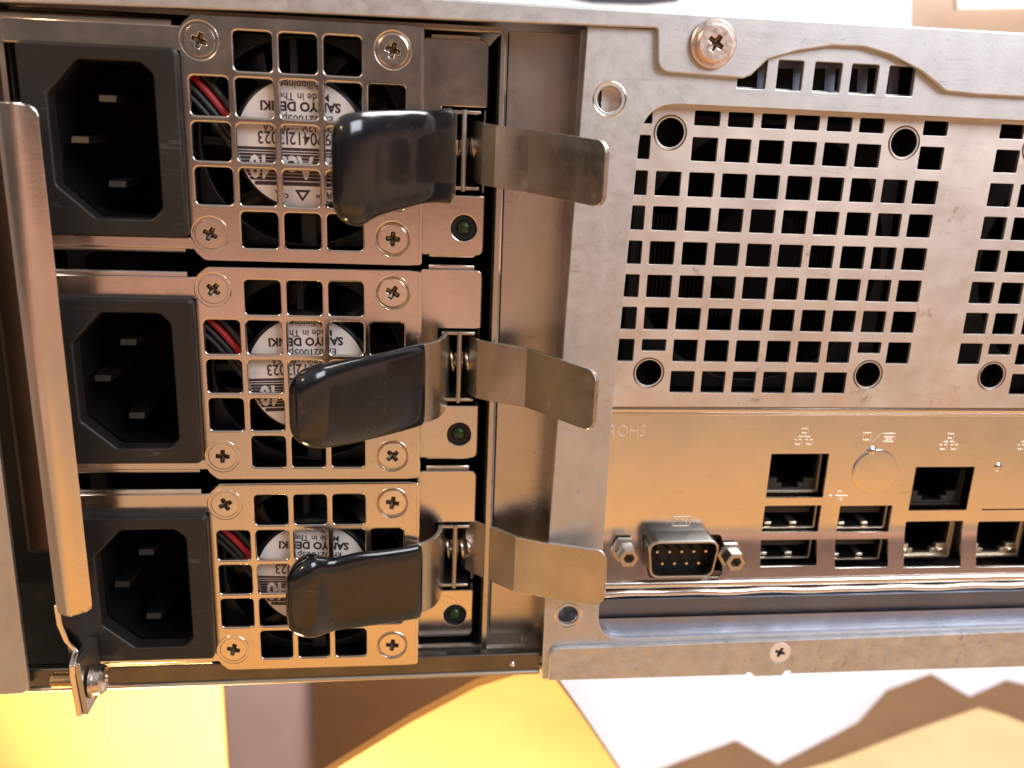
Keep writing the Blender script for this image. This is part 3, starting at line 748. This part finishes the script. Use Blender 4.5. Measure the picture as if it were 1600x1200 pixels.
# serial port
def dshape(x0, y0, x1, y1, sl, r=1.5): return rpoly([(x0, y0), (x1, y0), (x1 - sl, y1), (x0 + sl, y1)], r, 6)
dx0, dy0, dx1, dy1 = 84.5, 93.1, 100.1, 101.5
so = dshape(dx0, dy0, dx1, dy1, 1.1, 2.2)
s = put('serial_port', join([plate_mesh(so, [dshape(dx0 + .5, dy0 + .5, dx1 - .5, dy1 - .5, 1.0, 1.2)], -.8, 6.5, .2),
                             plate_mesh(rrect(77, 90.6, 106.5, 102.6, 1), [dshape(dx0 + .6, dy0 + .6, dx1 - .6, dy1 - .6, 1, 1.2)], IO - .9, .8, .1)]), M['lip_steel'], ch)
plate('shell_rim', dshape(dx0 - .05, dy0 - .05, dx1 + .05, dy1 + .05, 1.1, 2.2), [dshape(dx0 + .5, dy0 + .5, dx1 - .5, dy1 - .5, 1.0, 1.8)], -.7, .7, M['edge_steel'], s, .22)
plate('pin_insert', dshape(dx0 + .4, dy0 + .4, dx1 - .4, dy1 - .4, 1.0, 1.2), [], -4.2, 2, M['black'], s, .05)
for r in range(2):
    for i in range(5 - r):
        x = dx0 + 2.3 + i * 2.62 + r * 1.3; y = dy0 + 2.6 + r * 2.75
        lathe('contact_pin', x, y, [(.42, -4.3), (.42, -1.6), (.3, -1.3), (0, -1.2)], M['brass'], s, 12)
for x, y in (at(983, 873, -.4), at(1150, 879, -.4)):
    bm = bmesh.new()
    prof = [(2.9, IO + .2 + bowl(y)), (2.9, IO + 1.2 + bowl(y)), (2.2, IO + 1.4 + bowl(y)), (2.2, -.55), (2.0, -.3)]
    add_lathe(bm, x, y, prof + [(1.25, -.3), (1.1, -.5), (1.1, -4.0), (0, -4.0)], 6)
    put('hex_nut', mesh_from(bm), M['edge_steel'], s, smooth=20)

# area below the shield: grey wall then floor lip of the opening
box('lower_wall', (66, 206, 107.9, 112.4, -9.0, -3.6), M['dull_zinc'], ch, bev=.3)
bm = bmesh.new()
v = [bm.verts.new(W(x, y, h)) for x, y, h in ((70, 112.0, -2.7), (206, 112.0, -2.7), (206, 116.6, -2.5), (70, 116.6, -2.5))]
bm.faces.new(v); put('lower_slope', mesh_from(bm), M['band_zinc'], ch, smooth=0)
box('shield_surround', (66, 206, 104, 110, -12, -8.2), M['dark_zinc'], ch)

# top cover flange
cv = [(-60, -11.0), (210, -7.9 - .1), (210, 2.7), (139, 2.55), (132.3, 2.2), (127.0, -.9), (120.6, -3.4), (115.3, -4.5), (109.3, -4.4), (102.9, -3.2), (97.8, -1.6), (95.0, 1.2), (93.6, 1.8), (78.0, 1.2), (77.3, -5.0), (77.3, -5.9)]
cvr = [0, 0, 0, 3, 2, 6, 6, 6, 6, 6, 1.0, .8, .5, 2.2, .6, 0]
bt = [at(0, 20, 1), at(300, 25, 1), at(800, 41, 1), at(1010, 43, 1)]
top_l = [at(0, -30, 1), at(400, 1, 1), at(900, 13, 1), at(1100, 30, 1)]
outc = [(-60, -8.6), (10, -8.4), (62, -8.3), (210, -8.4), (210, 2.7), (139, 2.6), (132.3, 2.3), (127.0, -.9), (120.6, -3.4), (115.3, -4.5), (109.3, -4.4), (102.9, -3.2), (97.8, -1.6), (95.0, 1.2), (93.6, 1.8), (78.0, 1.4), (77.3, -5.7), (52, -5.3), (10, -4.9), (-60, -3.6)]
outr = [0, 0, 0, 0, 0, 3, 2, 6, 6, 6, 6, 6, 1, .8, .6, 2.4, .5, 0, 0, 0]
cvo = plate('top_cover_flange', rpoly(outc, outr, 5), [circle(88.3, -2.4, 1.6)], 1.15, 1.1, M['zinc'], ch, .28)
box('top_cover', (-60, 210, -8.5, -7.4, -300, .3), M['zinc'], ch)
screw_parts('cover_screw', *at(1119, 67, 3.0), 3.0, 3.0, ch, rot=.55, style='pan', m=M['rose_screw'])
# bottom rail overlapping the frame
bo = [(64.75, 116.4), (210, 115.2), (210, 125.0), (118.8, 124.6), (118.4, 123.7), (117.6, 123.7), (116.8, 125.0), (110.4, 125.0), (109.6, 124.0), (108.7, 123.9), (108.4, 124.5), (64.75, 124.3)]
plate('bottom_rail', rpoly(bo, [2.2, 0, 0, .3, .2, .2, .4, .4, .2, .2, .3, .3], 5), [circle(*at(1218, 1020, 1), 2.2)], 1.15, 1.1, M['zinc_worn'], ch, .28)
screw_parts('countersunk_screw', *at(1219, 1020, 1.3), 1.3, 2.45, ch, rot=.35, style='none', m=M['white_screw'])
# power supply bay: channel, bay rim, floor lip, dark surroundings
CH = -9.0
cho = [(52.4, -5.0), (66, -5.4), (66, 124), (60.0, 124), (60.0, 119.0), (52.8, 119.0)]
plate('channel', rpoly(cho, [.4, 0, 0, 0, .8, 1.6], 4), [], CH, .9, M['zinc_smooth'], ch, .3)
rimo = rpoly([(-34, -5.2), (51.7, -5.2), (51.9, 120.3), (60.5, 120.3), (60.5, 121.2), (-34, 121.2)], [0, 1.6, .6, 0, 0, 0], 5)
rimi = rpoly([(-33, -4.3), (50.8, -4.3), (50.9, 119.6), (-33, 119.6)], [0, .3, .3, 0], 5)
plate('bay_rim', rimo, [rimi], -5.5, 1.6, M['zinc_smooth'], ch, .1)
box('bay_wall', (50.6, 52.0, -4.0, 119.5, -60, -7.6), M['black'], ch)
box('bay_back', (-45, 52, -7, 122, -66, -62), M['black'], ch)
box('bay_floor', (-60, 66, 120.9, 123.2, -60, -3.5), M['dark_zinc'], ch, bev=.3)
bl = [(-60, 119.6), (63.2, 119.2), (63.2, 124.0), (-60, 124.4)]
plate('floor_lip', bl, [], -1.6, 2.2, M['lip_steel'], ch, .35)
bm = bmesh.new(); add_tube(bm, [(-60, 124.1, -1.6), (63.2, 123.7, -1.6)], .55, 10)
put('lip_edge', mesh_from(bm), M['edge_steel'], ch)
lathe('rivet', 57.2, 121.6, [(.7, -1.7), (.6, -1.3), (.3, -1.1), (0, -1.1)], M['bright'], ch)
# left ear flange and the dark inner wall beside it
plate('ear_flange', rpoly([(-75, -2), (-40.0, -2), (-39.2, 60), (-39.6, 123.6), (-75, 124)], [0, 1, 0, 2.0, 0], 6), [], .6, 1.2, M['zinc'], ch, .3)
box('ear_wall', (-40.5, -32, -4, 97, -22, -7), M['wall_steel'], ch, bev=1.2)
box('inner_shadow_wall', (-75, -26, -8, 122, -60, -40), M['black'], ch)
box('case_body', (-75, 210, 123.3, 124.3, -300, -3.2), M['dark_zinc'], ch)
box('corner_post', (-40, -31.6, -6, -1.5, -6, -.6), M['dark_zinc'], ch, bev=.4)

# ------------------------------------------------------------------ retention bar with its thumbscrew
bar_t = thing('retention_bar', 'upright bent metal bar across the left ends of the power supplies', 'bar', (-28, 124, 6))
prof = []
for a_ in range(0, 91, 15): prof.append((-29.4 + 1.6 - 1.6 * math.cos(math.radians(a_)), 8.6 + 1.6 * math.sin(math.radians(a_))))
prof = [(-29.6, 0)] + [(-29.6, 7.6)] + [(-29.4, 8.9), (-28.4, 9.9), (-26.9, 11.0), (-25.9, 11.1), (-24.9, 10.4), (-22.6, 9.8)]
prof = smooth_path(prof, 2)
# section swept along y; the face has rounded corners at both ends
bm = bmesh.new(); y0b, y1b = 11.2, 100.3; rows = []
ys = [y0b, y0b + .25, y0b + .8, y0b + 1.6, y0b + 3] + [y0b + 3 + (y1b - y0b - 6) * i / 30 for i in range(1, 30)] + [y1b - 3, y1b - 1.6, y1b - .8, y1b - .25, y1b]
for yy in ys:
    e = min(yy - y0b, y1b - yy); ins = 0
    if e < 2.6: ins = 2.6 - math.sqrt(max(0, 2.6 ** 2 - (2.6 - e) ** 2))
    sl = (yy - y0b) / (y1b - y0b)
    xr = -22.4 - ins + 0.55 * sl
    row = []
    for (x, h) in prof:
        row.append(bm.verts.new(W(min(x - .15 + .3 * sl, xr), yy, h)))
    rows.append(row)
for A, B in zip(rows, rows[1:]):
    for k in range(len(prof) - 1): bm.faces.new((A[k], A[k + 1], B[k + 1], B[k]))
bmesh.ops.remove_doubles(bm, verts=bm.verts, dist=1e-7)
o = put('bar_face', mesh_from(bm), M['nickel'], bar_t, smooth=50); s_ = o.modifiers.new('s', 'SOLIDIFY'); s_.thickness = .0011; s_.offset = -1
# lug: leg continues down, joggles right and ends in a tab
bm = bmesh.new()
path = [(-29.4, 99), (-29.3, 103), (-28.4, 106.5), (-27.0, 108.6), (-26.6, 109.6), (-26.8, 112), (-26.3, 120.6)]
pr = None
for i, (x, y) in enumerate(path):
    hb, hf = (2, 9.4) if i < 4 else (3, 12.5)
    cur = [bm.verts.new(W(x + dx_, y, hh)) for dx_, hh in ((0, hb), (1.05, hb), (1.05, hf), (0, hf))]
    if pr:
        for k in range(4): bm.faces.new((pr[k], pr[(k + 1) % 4], cur[(k + 1) % 4], cur[k]))
    else: bm.faces.new(cur)
    pr = cur
bm.faces.new(pr)
o = put('lug', mesh_from(bm), M['bright'], bar_t, smooth=40); bevel(o, .2)
bm = bmesh.new()
path = [(-25.7, 109.4), (-25.7, 112), (-25.2, 120.4)]; pr = None
for x, y in path:
    cur = [bm.verts.new(W(x + dx_, y, hh)) for dx_, hh in ((0, 3), (.95, 3), (.95, 12.3), (0, 12.3))]
    if pr:
        for k in range(4): bm.faces.new((pr[k], pr[(k + 1) % 4], cur[(k + 1) % 4], cur[k]))
    else: bm.faces.new(cur)
    pr = cur
bm.faces.new(pr)
o = put('clamp_tab', mesh_from(bm), M['edge_steel'], bar_t, smooth=40); bevel(o, .2)
ts = thing('thumbscrew', 'short cross-head screw held sideways through the lug at the foot of the bar', 'screw', (-27, 116, 8))
def add_xlathe(bm, y, h, prof, n=24):
    rings = []
    for x, r in prof:
        rings.append([bm.verts.new(W(x, y + r * math.cos(2 * PI * k / n), h + r * math.sin(2 * PI * k / n))) for k in range(n)] if r > 1e-6 else [bm.verts.new(W(x, y, h))])
    for A, B in zip(rings, rings[1:]):
        for k in range(n):
            q = list(dict.fromkeys([A[k % len(A)], A[(k + 1) % len(A)], B[(k + 1) % len(B)], B[k % len(B)]]))
            if len(q) > 2: bm.faces.new(q)
sy, sh = 115.4, 8.5
bm = bmesh.new(); pf = [(-31.6, 0), (-31.6, 1.1)]
x = -31.4
while x < -26.6: pf += [(x, 1.15), (x + .22, 1.6), (x + .42, 1.15)]; x += .48
add_xlathe(bm, sy, sh, pf + [(-26.4, 1.2)])
put('thread', mesh_from(bm), M['brass'], ts, smooth=20)
bm = bmesh.new(); add_xlathe(bm, sy, sh, [(-24.3, 1.2), (-24.2, 3.3), (-23.6, 3.3), (-23.5, 2.9), (-22.4, 2.8), (-21.9, 2.3), (-21.8, 1.0), (-22.6, .8), (-22.6, 0)])
put('head', mesh_from(bm), M['screw'], ts, smooth=35)

# ------------------------------------------------------------------ surroundings
def world_at(px, py, y=None, h=None):
    """point on the line through a spot of the photo: on the horizontal plane y, or on the upright plane h"""
    d = CM.transposed() @ Vector(((px - 800) / FPX, (py - 600) / FPX, 1.0))
    s = (y - CC[1]) / d[1] if y is not None else (-h - CC[2]) / d[2]
    p = CC + s * d
    return (p[0], p[1], -p[2])
bm = bmesh.new(); add_box(bm, -1500, 1800, Z0, Z0 + 20, -2500, 300)
tag(put('floor', mesh_from(bm), M['floor'], None, origin=(0, Z0, 0)), 'warm brown surface under everything', 'floor', kind='structure')
def slab_level(name, pix, y, th, m, label, cat):
    pts = [world_at(a, b, y=y) for a, b in pix]
    bm = bmesh.new()
    top = [bm.verts.new(W(*p)) for p in pts]; bot = [bm.verts.new(W(p[0], p[1] + th, p[2])) for p in pts]
    bm.faces.new(top); bm.faces.new(bot[::-1]); n = len(pts)
    for i in range(n): bm.faces.new((top[i], top[(i + 1) % n], bot[(i + 1) % n], bot[i]))
    c = pts[0]
    return tag(put(name, mesh_from(bm), m, None, origin=c, smooth=0), label, cat)
slab_level('white_sheet', [(330, 1000), (1750, 980), (1900, 1500), (330, 1500)], Z0 - 4, 1.0, M['paper'], 'pale white sheet spread below the right half of the chassis', 'sheet')
slab_level('sheet_shade_slab', [(345, 1000), (492, 1000), (497, 1320), (345, 1320)], Z0 - 12, 2, M['mauve'], 'mauve slab added for the shaded strip of the white sheet under the chassis', 'sheet')
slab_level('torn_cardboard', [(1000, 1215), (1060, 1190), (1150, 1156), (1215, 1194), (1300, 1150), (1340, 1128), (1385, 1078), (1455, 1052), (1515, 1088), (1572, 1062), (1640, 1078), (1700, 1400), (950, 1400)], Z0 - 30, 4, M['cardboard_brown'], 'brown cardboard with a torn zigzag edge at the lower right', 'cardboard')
slab_level('cardboard_slab', [(1160, 1230), (1300, 1190), (1430, 1140), (1530, 1106), (1570, 1118), (1650, 1150), (1700, 1400), (1100, 1400)], Z0 - 44, 4, M['cardboard'], 'bright slab added for the lit part of the torn cardboard at the lower right', 'cardboard')  # separate lighter slab stands in for light falling on the torn cardboard
def upright(name, pix, h, th, m, label, cat):
    pts = [world_at(a, b, h=h) for a, b in pix]
    me = plate_mesh([(p[0], p[1]) for p in pts], [], h, th, .5)
    return tag(put(name, me, m, None, origin=(pts[0][0], pts[0][1], h), smooth=0), label, cat)
box_t = box('upright_cardboard', (-420, world_at(352, 1150, h=-230)[0], 124.6, Z0 - 1, -236, -230), M['cardboard'], None, origin=(-60, Z0, -233), bev=1.2)
tag(box_t, 'brightly lit upright cardboard behind and below the left end of the chassis', 'cardboard')
# slanting flap that reaches up to the underside
bm = bmesh.new()
pp = [world_at(852, 1040, h=-60), world_at(905, 1112, h=-75), world_at(985, 1230, h=-100), world_at(480, 1230, h=-75), world_at(640, 1130, h=-66), world_at(745, 1074, h=-62)]
v1 = [bm.verts.new(W(*p)) for p in pp]; v2 = [bm.verts.new(W(p[0], p[1], p[2] - 4)) for p in pp]
bm.faces.new(v1); bm.faces.new(v2[::-1])
for i in range(6): bm.faces.new((v1[i], v1[(i + 1) % 6], v2[(i + 1) % 6], v2[i]))
tag(put('cardboard_slab', mesh_from(bm), M['cardboard'], None, origin=pp[3], smooth=0), 'pointed yellow cardboard flap whose tip touches the bottom of the chassis', 'cardboard')
slab_level('cardboard_sheet', [(490, 1000), (850, 1000), (900, 1320), (495, 1320)], Z0 - 26, 4, M['shade_brown'], 'brown cardboard with shade painted in, behind the pointed flap under the chassis', 'cardboard')
# beyond the top of the chassis
wall = upright('backdrop', [(500, -200), (1423, -200), (1423, 120), (500, 120)], -420, 12, M['white_wall'], 'overexposed white board standing behind the chassis', 'board')
upright('beige_panel', [(1423, -160), (1900, -160), (1900, 120), (1423, 120)], -520, 14, M['beige'], 'blurred beige panel at the top right behind the chassis', 'panel')
upright('white_card', [(1497, -100), (1800, -100), (1800, 6), (1497, 14)], -470, 6, M['white_wall'], 'small white card in front of the beige panel', 'card')
upright('dark_cable', [(868, -30), (1070, -30), (1062, 2), (1010, 7), (930, 4), (885, -4)], -380, 8, M['dark_item'], 'dark blurred object peeping over the chassis top edge', 'object')
